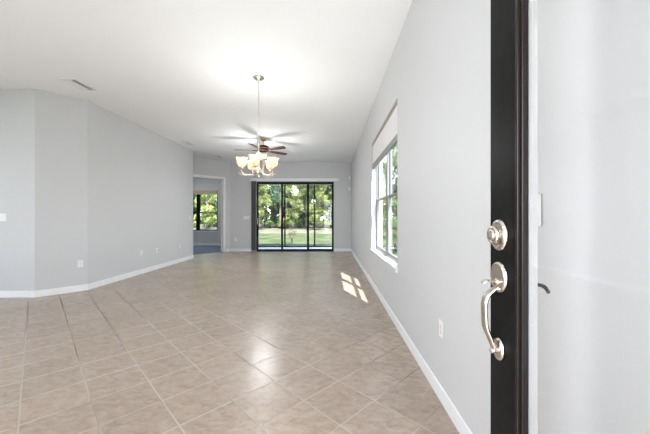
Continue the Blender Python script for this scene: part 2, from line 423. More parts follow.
# outside shell: porch, roof, lanai
struct('roof', MB().box(FX-0.2, 0.93, -3.6, 12.15, CE+0.09, CE+0.25), M['roof'], 'flat roof slab of the house', 'roof')  # front overhang added out of view to keep sun out of the doorway
struct('floor_porch', MB().box(-1.6, 2.0, -3.4, -0.31, -0.10, -0.02), M['concrete'], 'concrete porch slab behind the viewer', 'porch')
struct('wall_porch', MB().box(1.4, 1.55, -3.4, -0.31, -0.02, 2.8), M['stucco'], 'stucco porch side wall behind the viewer', 'wall')

# ------------------------------------------------------------ front door (opened inwards along the right)
def front_door():
    # local frame: y along the leaf towards the free edge, x out of the exterior face is -x
    d = empty('door_1', (0.4585, -0.10, 0.012))
    tag(d, 'open black front door with a tall glass pane at the right edge', 'door', kind='structure')
    ox, oy, oz = 0.4585, -0.10, 0.012
    XE, XI = 0.436-ox, 0.481-ox
    y1 = 0.806-oy
    yg = 0.667-oy      # visible glass edge
    H = 2.40
    def stile(name, a, b, z0, z1, lab=None):
        o = MB().box(XE, XI, a, b, z0, z1, 0.002).build(name, M['door_black'], d); return o
    stile('door_stile', 0.686-oy, y1, 0, H)
    stile('door_stile', 0.0, 0.125, 0, H)
    stile('door_rail', 0.125, 0.686-oy, 0, 0.26)
    stile('door_rail', 0.125, 0.686-oy, H-0.16, H)
    # raised lite moulding around the glass, three steps
    m = MB()
    gy0, gy1, gz0, gz1 = 0.160, yg, 0.30, H-0.195
    def ring(ya, yb, za, zb, wdt, x0, x1):
        m.box(x0, x1, yb-wdt, yb, za, zb); m.box(x0, x1, ya, ya+wdt, za, zb)
        m.box(x0, x1, ya+wdt, yb-wdt, za, za+wdt); m.box(x0, x1, ya+wdt, yb-wdt, zb-wdt, zb)
    ring(gy0-0.026, gy1+0.026, gz0-0.026, gz1+0.026, 0.009, XE-0.004, XE+0.012)
    ring(gy0-0.017, gy1+0.017, gz0-0.017, gz1+0.017, 0.009, XE-0.009, XE+0.012)
    ring(gy0-0.008, gy1+0.008, gz0-0.008, gz1+0.008, 0.008, XE-0.003, XE+0.012)
    m.build('lite_moulding', M['moulding'], d, bevel=0.002)
    m = MB()
    def ring2(ya, yb, za, zb, wdt, x0, x1):
        m.box(x0, x1, yb, yb+wdt, za-wdt, zb+wdt); m.box(x0, x1, ya-wdt, ya, za-wdt, zb+wdt)
        m.box(x0, x1, ya, yb, za-wdt, za); m.box(x0, x1, ya, yb, zb, zb+wdt)
    ring2(gy0, gy1-0.0015, gz0, gz1, 0.012, XE+0.0125, XE+0.031)
    tag(m.build('glazing_bead', M['bead'], d), 'white glazing bead')
    g = MB().box(XE+0.008, XE+0.012, gy0-0.008, gy1+0.008, gz0-0.008, gz1+0.008).build('glass_pane', M['door_glass'], d)
    # hinges on the hinge stile edge
    for z in (0.25, 1.2, 2.15):
        MB().lathe([(0.0001, 0), (0.007, 0), (0.007, 0.10), (0.0001, 0.10)], (XI+0.004, -0.004, z), seg=10).build('hinge', M['nickel'], d)
    # --- hardware
    yc = 0.757-oy; X = XE
    def rose(zc, r, name, par, sy=0.86):
        m = MB(); m.lathe([(r, 0.0), (r, -0.004), (r*0.93, -0.009), (r*0.82, -0.011), (r*0.76, -0.0095), (r*0.72, -0.0095), (0.0001, -0.0095)],
                          (X, yc, zc), 'X', 40, (sy, 1.0))
        return m.build(name, M['nickel'], par)
    db = rose(1.154-oz, 0.0405, 'deadbolt', d)
    m = MB(); m.lathe([(0.024, -0.0095), (0.0235, -0.021), (0.021, -0.024), (0.0165, -0.0245), (0.0155, -0.022), (0.0145, -0.022), (0.0145, -0.027), (0.012, -0.028), (0.0001, -0.028)],
                      (X, yc, 1.154-oz), 'X', 32)
    m.build('key_cylinder', M['nickel'], db)
    MB().box(X-0.0290, X-0.0278, yc-0.0012, yc+0.0012, 1.154-oz-0.006, 1.154-oz+0.006).build('keyhole', M['slot'], db)
    hs = rose(1.046-oz, 0.040, 'handle_set', d)
    # thumb latch : a curved tongue
    z0 = 1.033-oz
    pts = spline([(X-0.006, yc, z0+0.001), (X-0.022, yc, z0+0.003), (X-0.036, yc+0.002, z0+0.004), (X-0.046, yc+0.003, z0-0.003)], 5)
    m = MB(); m.tube(pts, [0.0028]*10+[0.003]*4+[0.0026]*2, 12, ((0, 1, 0), 3.2))
    m.build('thumb_latch', M['nickel'], hs)
    MB().lathe([(0.009, -0.009), (0.009, -0.013), (0.0001, -0.013)], (X, yc, z0+0.001), 'X', 20).build('latch_collar', M['nickel'], hs)
    # grip
    gp = [(X-0.006, yc, 1.020-oz), (X-0.020, yc, 1.012-oz), (X-0.034, yc, 1.000-oz), (X-0.041, yc, 0.980-oz), (X-0.041, yc, 0.950-oz),
          (X-0.039, yc, 0.920-oz), (X-0.029, yc, 0.894-oz), (X-0.022, yc, 0.876-oz), (X-0.017, yc, 0.865-oz), (X-0.004, yc, 0.862-oz)]
    sp_ = spline(gp, 6); n = len(sp_)
    rr = [0.0050+0.0012*math.sin(PI*i/(n-1)) for i in range(n)]
    m = MB(); m.tube(sp_, rr, 16, ((0, 1, 0), 2.1)); m.build('grip', M['nickel'], hs)
    m = MB(); m.lathe([(0.029, 0.0), (0.029, -0.004), (0.026, -0.009), (0.022, -0.010), (0.0001, -0.010)], (X, yc, 0.861-oz), 'X', 36, (0.72, 1.0))
    m.build('lower_plate', M['nickel'], hs)
    m = MB(); m.tube([(X-0.008, yc, 0.861-oz), (X-0.026, yc, 0.856-oz)], [0.008, 0.006], 14); m.build('grip_foot', M['nickel'], hs)
    # inside lever seen through the glass
    m = MB(); m.lathe([(0.034, 0.0), (0.034, 0.005), (0.030, 0.010), (0.012, 0.012), (0.011, 0.040), (0.0001, 0.040)], (XI, yc, 1.025-oz), 'X', 28)
    lv = m.build('inside_lever', M['lever'], d)
    pts = spline([(XI+0.046, yc+0.004, 1.027-oz), (XI+0.049, yc-0.015, 1.028-oz), (XI+0.048, yc-0.030, 1.026-oz), (XI+0.045, yc-0.045, 1.018-oz)], 5)
    m = MB(); m.tube(pts, [0.0048]*12+[0.004]*4, 12); m.build('lever_arm', M['lever'], lv)
    # sweep
    MB().box(XE+0.01, XI-0.01, 0.01, y1-0.01, -0.008, 0.002).build('door_sweep', M['black'], d)
front_door()
# front door frame
w = MB(); w.box(-0.56, -0.47, -0.32, -0.10, 0, 2.52); w.box(0.49, 0.56, -0.32, -0.105, 0, 2.52); w.box(-0.47, 0.49, -0.32, -0.10, 2.43, 2.52)
struct('trim_1', w, M['trim'], 'white frame of the front doorway behind the viewer', 'door frame')
# front room window, unseen, added to let fill light in
def simple_window(name, x0, x1, y, z0, z1, label):
    m = MB(); t = 0.05
    m.box(x0, x0+t, y-0.03, y+0.03, z0, z1); m.box(x1-t, x1, y-0.03, y+0.03, z0, z1)
    m.box(x0+t, x1-t, y-0.03, y+0.03, z0, z0+t); m.box(x0+t, x1-t, y-0.03, y+0.03, z1-t, z1)
    m.box((x0+x1)/2-0.03, (x0+x1)/2+0.03, y-0.03, y+0.03, z0+t, z1-t)
    o = struct(name, m, M['bronze'], label, 'window')
    MB().box(x0+t, x1-t, y-0.003, y+0.003, z0+t, z1-t).build('glass_pane', M['glass'], o)
simple_window('added_window', -7.7, -5.5, -0.22, 0.7, 2.7, 'added front room window out of view behind the viewer')

# ------------------------------------------------------------ sliding glass doors
def slider():
    d = empty('door_2', (-1.222, YF+0.02, 0.0))
    tag(d, 'three black framed sliding glass doors in the end wall', 'sliding door', kind='structure')
    ox, oy = -1.222, YF+0.02
    m = MB(); m.box(SX0-ox, SX0+0.02-ox, 0, 0.12, 0.0, SZ1); m.box(SX1-0.02-ox, SX1-ox, 0, 0.12, 0.0, SZ1)
    m.box(SX0+0.02-ox, SX1-0.02-ox, 0, 0.12, SZ1-0.04, SZ1)
    m.build('door_frame', M['black'], d)
    MB().box(SX0+0.02-ox, SX1-0.02-ox, 0, 0.12, 0.0, 0.03).build('bottom_track', M['black'], d)
    edges = [(-2.563, -1.66, 0.0), (-1.735, -0.755, 0.04), (-0.835, 0.089, 0.08)]
    for i, (a, b, off) in enumerate(edges):
        a -= ox; b -= ox; y0 = off+0.005; y1 = off+0.035; s = 0.045
        m = MB(); m.box(a, a+s, y0, y1, 0.031, SZ1-0.041); m.box(b-s, b, y0, y1, 0.031, SZ1-0.041)
        m.box(a+s, b-s, y0, y1, 0.031, 0.075); m.box(a+s, b-s, y0, y1, SZ1-0.075, SZ1-0.041)
        p = m.build('door_panel', M['black'], d, bevel=0.003)
        MB().box(a+s, b-s, (y0+y1)/2-0.003, (y0+y1)/2+0.003, 0.075, SZ1-0.075).build('glass_pane', M['glass'], p)
        if i == 0:
            m = MB(); m.tube(spline([(a+0.02, y0, 1.15), (a+0.02, y0-0.03, 1.12), (a+0.02, y0-0.03, 0.98), (a+0.02, y0, 0.95)], 5), 0.007, 8)
            m.build('pull_handle', M['plate'], p)
slider()
# vertical blind: track + stack of vanes
def blinds():
    o = empty('vertical_blind', (-1.25, YF-0.05, 2.446))
    tag(o, 'grey vertical blind stacked at the left of the sliding doors under a long white track', 'blind')
    ox, oy, oz = o.location
    m = MB(); m.box(-2.77-ox, 0.27-ox, YF-0.095-oy, YF-0.002-oy, 0.0, 0.085, 0.005)
    m.build('track', M['trim'], o)
    for k in range(11):
        x = -2.735+0.0155*k
        m = MB(); a = 0.10
        m.prism([(x-ox-0.001, YF-0.092-oy), (x-ox+0.001, YF-0.092-oy), (x-ox+0.006, YF-0.05-oy), (x-ox+0.001, YF-0.008-oy), (x-ox-0.001, YF-0.008-oy), (x-ox+0.004, YF-0.05-oy)], -2.39, -0.002)
        m.build('vane', M['vane'], o)
    m = MB(); m.tube([(-2.55-ox, YF-0.1-oy, 0.03), (-2.548-ox, YF-0.10-oy, -1.3)], 0.004, 6); m.build('wand', M['plate'], o)
blinds()

# ------------------------------------------------------------ right wall window
def side_window():
    y0, y1, z0, z1 = WY0, WY1, WZ0, WZ1
    xf0, xf1 = 0.80, 0.87
    o = empty('window_1', (0.835, (y0+y1)/2, z0)); oy, oz, ox = (y0+y1)/2, z0, 0.835
    tag(o, 'tall double hung window pair in the right wall', 'window', kind='structure')
    mid = (y0+y1)/2; t = 0.035
    m = MB()
    def bx(m, xa, xb, ya, yb, za, zb): m.box(xa-ox, xb-ox, ya-oy, yb-oy, za-oz, zb-oz)
    bx(m, xf0, xf1, y0, y0+t, z0, z1); bx(m, xf0, xf1, y1-t, y1, z0, z1); bx(m, xf0, xf1, mid-0.035, mid+0.035, z0, z1)
    for a, b in ((y0+t, mid-0.035), (mid+0.035, y1-t)):
        bx(m, xf0, xf1, a, b, z0, z0+t); bx(m, xf0, xf1, a, b, z1-t, z1)
    m.build('window_frame', M['bronze'], o, bevel=0.003)
    for a, b in ((y0+t, mid-0.035), (mid+0.035, y1-t)):
        for za, zb, xx in ((z0+t, 1.505, 0.808), (1.475, z1-t, 0.838)):
            s = 0.028; m = MB()
            bx(m, xx, xx+0.026, a, a+s, za, zb); bx(m, xx, xx+0.026, b-s, b, za, zb)
            bx(m, xx, xx+0.026, a+s, b-s, za, za+s); bx(m, xx, xx+0.026, a+s, b-s, zb-s, zb)
            p = m.build('sash', M['bronze'], o, bevel=0.002)
            m = MB(); bx(m, xx+0.010, xx+0.015, a+s, b-s, za+s, zb-s); m.build('glass_pane', M['glass'], p)
        m = MB(); bx(m, 0.797, 0.808, (a+b)/2-0.03, (a+b)/2+0.03, 1.506, 1.522); m.build('sash_lock', M['black'], o)
    m = MB(); bx(m, 0.700, 0.80, y0-0.0+0.001, y1-0.001, z0-0.038, z0); 
    bx(m, 0.700, 0.724, y0-0.03, y0+0.002, z0-0.038, z0); bx(m, 0.700, 0.724, y1-0.002, y1+0.03, z0-0.038, z0)
    m.build('window_sill', M['marble'], o)
    m = MB(); bx(m, 0.872, 0.93, y0+0.001, y1-0.001, z0-0.03, z0-0.002); m.build('outer_sill', M['stucco'], o)
side_window()
def cell_shade(name, y0, y1, label):
    o = empty(name, (0.755, (y0+y1)/2, WZ1-0.02)); oy = (y0+y1)/2; oz = WZ1-0.02
    tag(o, label, 'window shade')
    MB().box(-0.022, 0.022, y0-oy, y1-oy, -0.030, 0.019, 0.002).build('headrail', M['headrail'], o)
    m = MB(); n = 22; zt, zb = -0.030, 2.125-oz      # pleated cells
    pts = []
    for i in range(n+1):
        z = zt+(zb-zt)*i/n; pts.append((-0.012, z))
        if i < n: pts.append((-0.018, z+(zb-zt)/n/2))
    back = [(0.008, z) for x, z in pts][::-1]
    prof = pts+back; va = [m.v((x, y0-oy+0.003, z)) for x, z in prof]; vb = [m.v((x, y1-oy-0.003, z)) for x, z in prof]
    k = len(prof)
    for i in range(k): m.bm.faces.new([va[i], va[(i+1) % k], vb[(i+1) % k], vb[i]])
    m.build('cell_fabric', M['shade'], o)
    MB().box(-0.022, 0.014, y0-oy+0.002, y1-oy-0.002, 2.045-oz, 2.125-oz, 0.005).build('bottom_rail', M['shade_rail'], o)
    return o
cell_shade('window_shade', 3.205, 4.195, 'half lowered white cellular shade over the nearer right wall window')
cell_shade('window_shade', 4.205, 5.195, 'half lowered white cellular shade over the farther right wall window')

# ------------------------------------------------------------ bedroom window, shade and doorway casing
def bedroom_window():
    o = empty('window_2', (-5.555, BY+0.08, BZ0)); ox, oy, oz = -5.555, BY+0.08, BZ0
    tag(o, 'black framed bedroom window seen through the doorway', 'window', kind='structure')
    def bx(m, xa, xb, ya, yb, za, zb): m.box(xa-ox, xb-ox, ya-oy, yb-oy, za-oz, zb-oz)
    m = MB(); t = 0.03; c = -5.55
    bx(m, BX0, BX0+t, BY+0.05, BY+0.12, BZ0, BZ1); bx(m, BX1-t, BX1, BY+0.05, BY+0.12, BZ0, BZ1); bx(m, c-0.05, c+0.05, BY+0.05, BY+0.12, BZ0, BZ1)
    for a, b in ((BX0+t, c-0.05), (c+0.05, BX1-t)):
        bx(m, a, b, BY+0.05, BY+0.12, BZ0, BZ0+t); bx(m, a, b, BY+0.05, BY+0.12, BZ1-t, BZ1)
    m.build('window_frame', M['black'], o)
    for a, b in ((BX0+t, c-0.05), (c+0.05, BX1-t)):
        for za, zb, yy in ((BZ0+t, 1.39, BY+0.055), (1.35, BZ1-t, BY+0.085)):
            s = 0.028; m = MB()
            bx(m, a, a+s, yy, yy+0.025, za, zb); bx(m, b-s, b, yy, yy+0.025, za, zb); bx(m, a+s, b-s, yy, yy+0.025, za, za+s); bx(m, a+s, b-s, yy, yy+0.025, zb-s, zb)
            p = m.build('sash', M['black'], o)
            m = MB(); bx(m, a+s, b-s, yy+0.010, yy+0.015, za+s, zb-s); m.build('glass_pane', M['glass'], p)
    m = MB(); bx(m, BX0-0.02, BX1+0.02, BY-0.03, BY-0.001, BZ0-0.03, BZ0); bx(m, BX0+0.001, BX1-0.001, BY-0.001, BY+0.05, BZ0-0.0, BZ0+0.012)
    m.build('window_sill', M['marble'], o)
bedroom_window()
o = empty('bedroom_shade', (-5.555, BY+0.02, BZ1-0.02)); tag(o, 'beige shade raised to the top of the bedroom window', 'window shade')
MB().box(BX0+0.01+5.555, BX1-0.01+5.555, -0.045, 0.025, -0.03, 0.018, 0.004).build('headrail', M['beige'], o)
m = MB()
for k in range(5): m.box(BX0+0.015+5.555, BX1-0.015+5.555, -0.038, 0.018, -0.055-0.025*k+0.002, -0.03-0.025*k-0.001, 0.004)
m.build('folded_fabric', M['beige'], o)
# casing (built in the angled wall's own frame)
w = wallM(MB()); cw = 0.065
w.box(T0-cw, T0, -0.018, 0, 0, TH+cw); w.box(T1, T1+cw, -0.018, 0, 0, TH+cw); w.box(T0, T1, -0.018, 0, TH, TH+cw)
w.box(T0, T0+0.018, 0.0, 0.12, 0.009, TH); w.box(T1-0.018, T1, 0.0, 0.12, 0.009, TH); w.box(T0+0.018, T1-0.018, 0.0, 0.12, TH-0.018, TH)
struct('trim_2', w, M['trim'], 'white casing around the bedroom doorway', 'door casing', bevel=0.002)
# bedroom door leaf swung fully into the bedroom
d = empty('door_3', (P0.x+DD.x*(T0+0.02)+NN.x*0.13, P0.y+DD.y*(T0+0.02)+NN.y*0.13, 0.015), math.radians(102))
tag(d, 'white bedroom door swung back inside the bedroom', 'door', kind='structure')
MB().box(0.0, 0.80, -0.018, 0.018, 0, 2.42, 0.002).build('door_leaf', M['trim'], d)
for z in (0.25, 1.2, 2.15):
    MB().lathe([(0.008, 0), (0.008, 0.09)], (-0.004, 0.016, z), seg=10).build('hinge', M['nickel'], d)

# ------------------------------------------------------------ wall plates. local: x across, z up, front is -y
def plate(name, loc, rz, gangs, kind, label, cat):
    o = empty(name, loc, rz); tag(o, label, cat)
    wd = 0.070+0.046*(gangs-1)
    MB().box(-wd/2, wd/2, -0.006, 0.0, -0.057, 0.057, 0.003).build('cover_plate', M['plate'], o)
    for g in range(gangs):
        cx = (g-(gangs-1)/2)*0.046
        if kind == 'switch':
            MB().box(cx-0.016, cx+0.016, -0.009, -0.0055, -0.033, 0.033, 0.002).build('rocker', M['plate'], o)
        elif kind == 'outlet':
            for s in (1, -1):
                rc = MB().box(cx-0.017, cx+0.017, -0.008, -0.0055, s*0.020-0.014, s*0.020+0.014, 0.004).build('receptacle', M['plate'], o)
                m = MB(); m.box(cx-0.008, cx-0.0055, -0.0088, -0.0078, s*0.020-0.004, s*0.020+0.006); m.box(cx+0.0055, cx+0.008, -0.0088, -0.0078, s*0.020-0.004, s*0.020+0.006)
                m.lathe([(0.0028, -0.0088), (0.0028, -0.0078)], (cx, 0, s*0.020-0.009), 'Y', 10)
                m.build('slots', M['slot'], rc)
            MB().lathe([(0.003, -0.0075), (0.003, -0.0055)], (cx, 0, 0), 'Y', 10).build('screw', M['nickel'], o)
        elif kind == 'jack':
            MB().lathe([(0.007, -0.006), (0.007, -0.010), (0.0045, -0.010), (0.0045, -0.016), (0.0001, -0.016)], (cx, 0, 0.0), 'Y', 14).build('coax_jack', M['nickel'], o)
    return o
LEFT = PI/2      # plate on a wall facing +x : front (-y) turned to +x
def wl_at(px): return 3.99*F_PX/(330.6-px)       # depth on the left wall under a picture column
eps = 0.0005
RIGHT = -PI/2
plate('power_outlet', (XR-eps, 1.925, 0.47), RIGHT, 1, 'outlet', 'white outlet low on the right wall beyond the front door', 'outlet')
plate('light_switch', (XR-eps, 1.042, 1.225), RIGHT, 1, 'switch', 'white light switch on the right wall seen through the door glass', 'light switch')
plate('power_outlet', (XL+eps, 6.21, 0.45), LEFT, 1, 'outlet', 'left outlet of the three along the foot of the long left wall', 'outlet')
plate('cable_jack', (XL+eps, 6.76, 0.43), LEFT, 1, 'jack', 'white cable jack between the outlets on the long left wall', 'cable jack')
plate('power_outlet', (XL+eps, 7.81, 0.43), LEFT, 1, 'outlet', 'outlet on the left wall farthest along towards the bedroom doorway', 'outlet')
plate('light_switch', (XL+eps, 8.37, 1.19), LEFT, 1, 'switch', 'white light switch at the far end of the left wall', 'light switch')
a45 = math.atan2(0.44, 0.42)
tt = 0.855
plate('power_outlet', (-4.41+0.42*tt+eps, 4.40+0.44*tt-eps, 0.445), a45, 1, 'outlet', 'white outlet on the short angled left wall', 'outlet')
plate('light_switch', (-4.905, 4.40-eps, 1.195), 0, 3, 'switch', 'wide switch plate cut by the left edge of the picture', 'light switch')
plate('light_switch', (-2.925, YF-eps, 1.18), 0, 4, 'switch', 'wide multi switch plate on the end wall left of the sliding doors', 'light switch')
plate('power_outlet', (-3.31, YF-eps, 0.42), 0, 1, 'outlet', 'white outlet below the wide switch plate on the end wall', 'outlet')
def sensor(z, label):
    o = empty('security_sensor', (0.655, YF-eps, z)); tag(o, label, 'sensor')
    MB().box(-0.028, 0.028, -0.035, 0.0, -0.05, 0.05, 0.008).build('housing', M['plate'], o)
    MB().box(-0.018, 0.018, -0.038, -0.034, -0.030, 0.005, 0.002).build('lens_window', M['trim'], o)
sensor(2.56, 'upper small white sensor near the right corner of the end wall')
sensor(2.18, 'lower small white sensor near the right corner of the end wall')

# ------------------------------------------------------------ ceiling vents
def vent(x, y, sx, sy, label, cat='air vent', slats=7):
    o = empty('ceiling_vent', (x, y, CE)); tag(o, label, cat)
    m = MB(); b = 0.025
    m.box(-sx/2, -sx/2+b, -sy/2, sy/2, -0.010, -0.0005); m.box(sx/2-b, sx/2, -sy/2, sy/2, -0.010, -0.0005)
    m.box(-sx/2+b, sx/2-b, -sy/2, -sy/2+b, -0.010, -0.0005); m.box(-sx/2+b, sx/2-b, sy/2-b, sy/2, -0.010, -0.0005)
    m.build('frame', M['trim'], o, bevel=0.002)
    MB().box(-sx/2+b, sx/2-b, -sy/2+b, sy/2-b, -0.002, -0.0005).build('backing', M['vent_back'], o)
    for k in range(slats):
        cx = -sx/2+b+(sx-2*b)*(k+0.5)/slats; m = MB(); s = 1 if k >= slats/2 else -1
        q = [(cx-0.009*s, -0.003), (cx-0.007*s, -0.003), (cx+0.010*s, -0.017), (cx+0.008*s, -0.017)]
        va = [m.v((a, -sy/2+b, z)) for a, z in q]; vb = [m.v((a, sy/2-b, z)) for a, z in q]
        for i in range(4): m.bm.faces.new([va[i], va[(i+1) % 4], vb[(i+1) % 4], vb[i]])
        m.bm.faces.new(va[::-1]); m.bm.faces.new(vb)
        m.build('slat', M['trim'], o)
vent(-3.63, 4.25, 0.22, 0.38, 'large white ceiling vent above the short angled left wall')
vent(-3.71, 7.65, 0.20, 0.36, 'white ceiling vent near the far end of the left wall')
vent(-3.58, 9.30, 0.28, 0.36, 'white ceiling vent in front of the bedroom doorway')

def down_light(parent, dz, power, size):
    d = bpy.data.lights.new('lamp_downlight', 'AREA'); d.shape = 'DISK'; d.size = size; d.energy = power; d.color = (0.96, 0.98, 1.0)
    l = bpy.data.objects.new('lamp_downlight', d); COL.objects.link(l); l.parent = parent; l.location = (0, 0, dz); return l
# ------------------------------------------------------------ chandelier
def chandelier():
    cx, cy = -0.984, 4.03
    o = empty('chandelier', (cx, cy, CE)); tag(o, 'lit five arm chandelier with upturned frosted glass shades hanging on a chain', 'chandelier')
    def Z(z): return z-CE
    MB().lathe([(0.072, -0.0005), (0.074, -0.008), (0.066, -0.020), (0.040, -0.030), (0.018, -0.038), (0.012, -0.05), (0.0001, -0.052)], seg=28).build('canopy', M['chand'], o)
    # chain: alternating links
    m = MB(); z = Z(CE-0.045); k = 0
    while z > Z(2.30):
        pts = []
        for i in range(13):
            a = 2*PI*i/12; u = 0.008*math.cos(a); v_ = 0.019*math.sin(a)
            pts.append((u, 0, z-0.016+v_) if k % 2 else (0, u, z-0.016+v_))
        m.tube(pts, 0.0024, 6); z -= 0.031; k += 1
    m.build('chain', M['chand'], o)
    m = MB(); m.tube([(0.004, 0.003, Z(CE-0.04)), (-0.004, -0.003, Z(2.75)), (0.004, 0.002, Z(2.29))], 0.0022, 6); m.build('cord', M['plate'], o)
    # column
    prof = [(0.0001, 2.32), (0.010, 2.315), (0.012, 2.29), (0.007, 2.27), (0.010, 2.24), (0.024, 2.22), (0.012, 2.19), (0.010, 2.13), (0.016, 2.09), (0.030, 2.06), (0.036, 2.03),
            (0.028, 1.99), (0.014, 1.96), (0.011, 1.90), (0.016, 1.87), (0.034, 1.855), (0.042, 1.83), (0.036, 1.80), (0.020, 1.785), (0.012, 1.77), (0.018, 1.755), (0.012, 1.74), (0.0001, 1.725)]
    MB().lathe([(r, Z(z)) for r, z in prof], seg=22).build('column', M['chand'], o)
    for i in range(5):
        th = math.radians(1+72*i)       # 0 = towards the front door
        dx, dy = math.sin(th), -math.cos(th)
        def P(r, z): return (dx*r, dy*r, Z(z))
        pts = spline([P(0.030, 1.835), P(0.060, 1.795), P(0.105, 1.770), P(0.160, 1.765), P(0.205, 1.785), P(0.222, 1.825), P(0.220, 1.852)], 6)
        arm = MB(); arm.tube(pts, 0.0058, 10)
        sc = spline([P(0.165, 1.766), P(0.205, 1.762), P(0.240, 1.772), P(0.253, 1.790), P(0.240, 1.798)], 5)   # outer scroll
        arm.tube(sc, [0.005-0.0025*k/(len(sc)-1) for k in range(len(sc))], 8)
        sc = spline([P(0.012, 1.95), P(0.040, 1.985), P(0.075, 1.955), P(0.085, 1.90), P(0.070, 1.84), P(0.085, 1.785)], 5)  # inner upper scroll
        arm.tube(sc, 0.004, 8)
        ao = arm.build('arm', M['chand'], o)
        MB().lathe([(0.006, Z(1.840)), (0.022, Z(1.850)), (0.024, Z(1.856)), (0.014, Z(1.862)), (0.022, Z(1.878)), (0.026, Z(1.884)), (0.0001, Z(1.884))], P(0.22, CE)[:2]+(0,), seg=18).build('cup', M['chand'], ao)
        pr = [(0.026, 1.872), (0.042, 1.880), (0.056, 1.900), (0.062, 1.925), (0.064, 1.950), (0.070, 1.972), (0.084, 1.992), (0.081, 1.993),
              (0.066, 1.972), (0.060, 1.950), (0.058, 1.925), (0.052, 1.903), (0.038, 1.885), (0.022, 1.877)]
        m = MB(); c = P(0.22, CE)
        rings = []
        for j, (r, z) in enumerate(pr):
            seg = 30; fl = max(0, (z-1.95)/0.043)
            rings.append([m.v((c[0]+(r*(1+0.04*fl*math.cos(6*2*PI*k/seg)))*math.cos(2*PI*k/seg), c[1]+(r*(1+0.04*fl*math.cos(6*2*PI*k/seg)))*math.sin(2*PI*k/seg), Z(z)+0.004*fl*math.cos(6*2*PI*k/seg))) for k in range(seg)])
        for a, b in zip(rings, rings[1:]):
            for k in range(seg):
                f = m.bm.faces.new([a[k], a[(k+1) % seg], b[(k+1) % seg], b[k]]); f.smooth = True
        m.build('glass_shade', M['alabaster'], o)
        MB().lathe([(0.0001, Z(1.884)), (0.013, Z(1.886)), (0.013, Z(1.91)), (0.022, Z(1.93)), (0.026, Z(1.95)), (0.018, Z(1.97)), (0.0001, Z(1.978))], c[:2]+(0,), seg=14).build('bulb', M['bulb'], o)
    lp = bpy.data.lights.new('chandelier_glow', 'POINT'); lp.energy = 16; lp.color = (0.96, 0.98, 1.0); lp.shadow_soft_size = 0.14
    l = bpy.data.objects.new('chandelier_glow', lp); COL.objects.link(l); l.parent = o; l.location = (0, 0, 2.10-CE)
chandelier()

# ------------------------------------------------------------ ceiling fan
def ceiling_fan():
    cx, cy = -1.645, 7.2
    o = empty('ceiling_fan', (cx, cy, CE)); tag(o, 'ceiling fan with five dark brown blades and a lit bowl behind the chandelier', 'ceiling fan')
    MB().lathe([(0.068, -0.0005), (0.070, -0.015), (0.055, -0.045), (0.030, -0.060), (0.0001, -0.062)], seg=24).build('canopy', M['brass'], o)
    MB().lathe([(0.012, -0.05), (0.012, -0.17)], seg=12).build('downrod', M['brass'], o)
    MB().lathe([(0.0001, -0.155), (0.035, -0.160), (0.070, -0.172), (0.125, -0.185), (0.143, -0.212), (0.143, -0.275), (0.125, -0.303), (0.080, -0.317), (0.06, -0.33), (0.0001, -0.332)], seg=30).build('motor', M['fan_brown'], o)
    MB().lathe([(0.144, -0.236), (0.1465, -0.239), (0.1465, -0.251), (0.144, -0.254)], seg=30, close=False).build('motor_band', M['brass'], o)
    MB().lathe([(0.058, -0.328), (0.070, -0.338), (0.088, -0.352), (0.092, -0.362), (0.0001, -0.362)], seg=26).build('light_fitter', M['brass'], o)
    MB().lathe([(0.090, -0.360), (0.098, -0.375), (0.095, -0.410), (0.075, -0.445), (0.040, -0.465), (0.0001, -0.470)], seg=26).build('light_bowl', M['bowl'], o)
    MB().lathe([(0.0001, -0.467), (0.012, -0.470), (0.010, -0.480), (0.0001, -0.488)], seg=12).build('finial', M['brass'], o)
    m = MB(); m.tube([(0.06, -0.02, -0.33), (0.062, -0.03, -0.56)], 0.0015, 5); m.lathe([(0.0001, -0.56), (0.006, -0.565), (0.006, -0.58), (0.0001, -0.585)], (0.062, -0.03, 0), seg=8)
    m.build('pull_chain', M['brass'], o)
    for i in range(5):
        a = PI+math.radians(6)+2*PI*i/5
        R = Matrix.Rotation(a, 4, 'Z') @ Matrix.Translation((0, 0, -0.285)) @ Matrix.Rotation(math.radians(-11), 4, 'X')
        m = MB(); m.M = R
        prof = [(0.20, 0.045), (0.24, 0.052), (0.35, 0.060), (0.50, 0.067), (0.60, 0.070), (0.645, 0.064), (0.67, 0.045), (0.68, 0.0)]
        up = [(x, y) for x, y in prof] + [(x, -y) for x, y in prof[:-1][::-1]]
        m.prism(up, -0.004, 0.004); m.build('blade', M['fan_brown'], o, bevel=0.002)
        m = MB(); m.M = Matrix.Rotation(a, 4, 'Z')
        m.tube(spline([(0.10, 0, -0.285), (0.14, 0.0, -0.294), (0.19, 0, -0.293), (0.26, 0, -0.292)], 4), [0.012]*8+[0.009]*5, 8, ((0, 1, 0), 2.2))
        m.build('blade_bracket', M['fan_brown'], o)
    lp = bpy.data.lights.new('fan_glow', 'POINT'); lp.energy = 24; lp.color = (0.96, 0.98, 1.0); lp.shadow_soft_size = 0.2
    l = bpy.data.objects.new('fan_glow', lp); COL.objects.link(l); l.parent = o; l.location = (0, 0, -0.72)
    down_light(o, -0.50, 10, 0.2)
ceiling_fan()

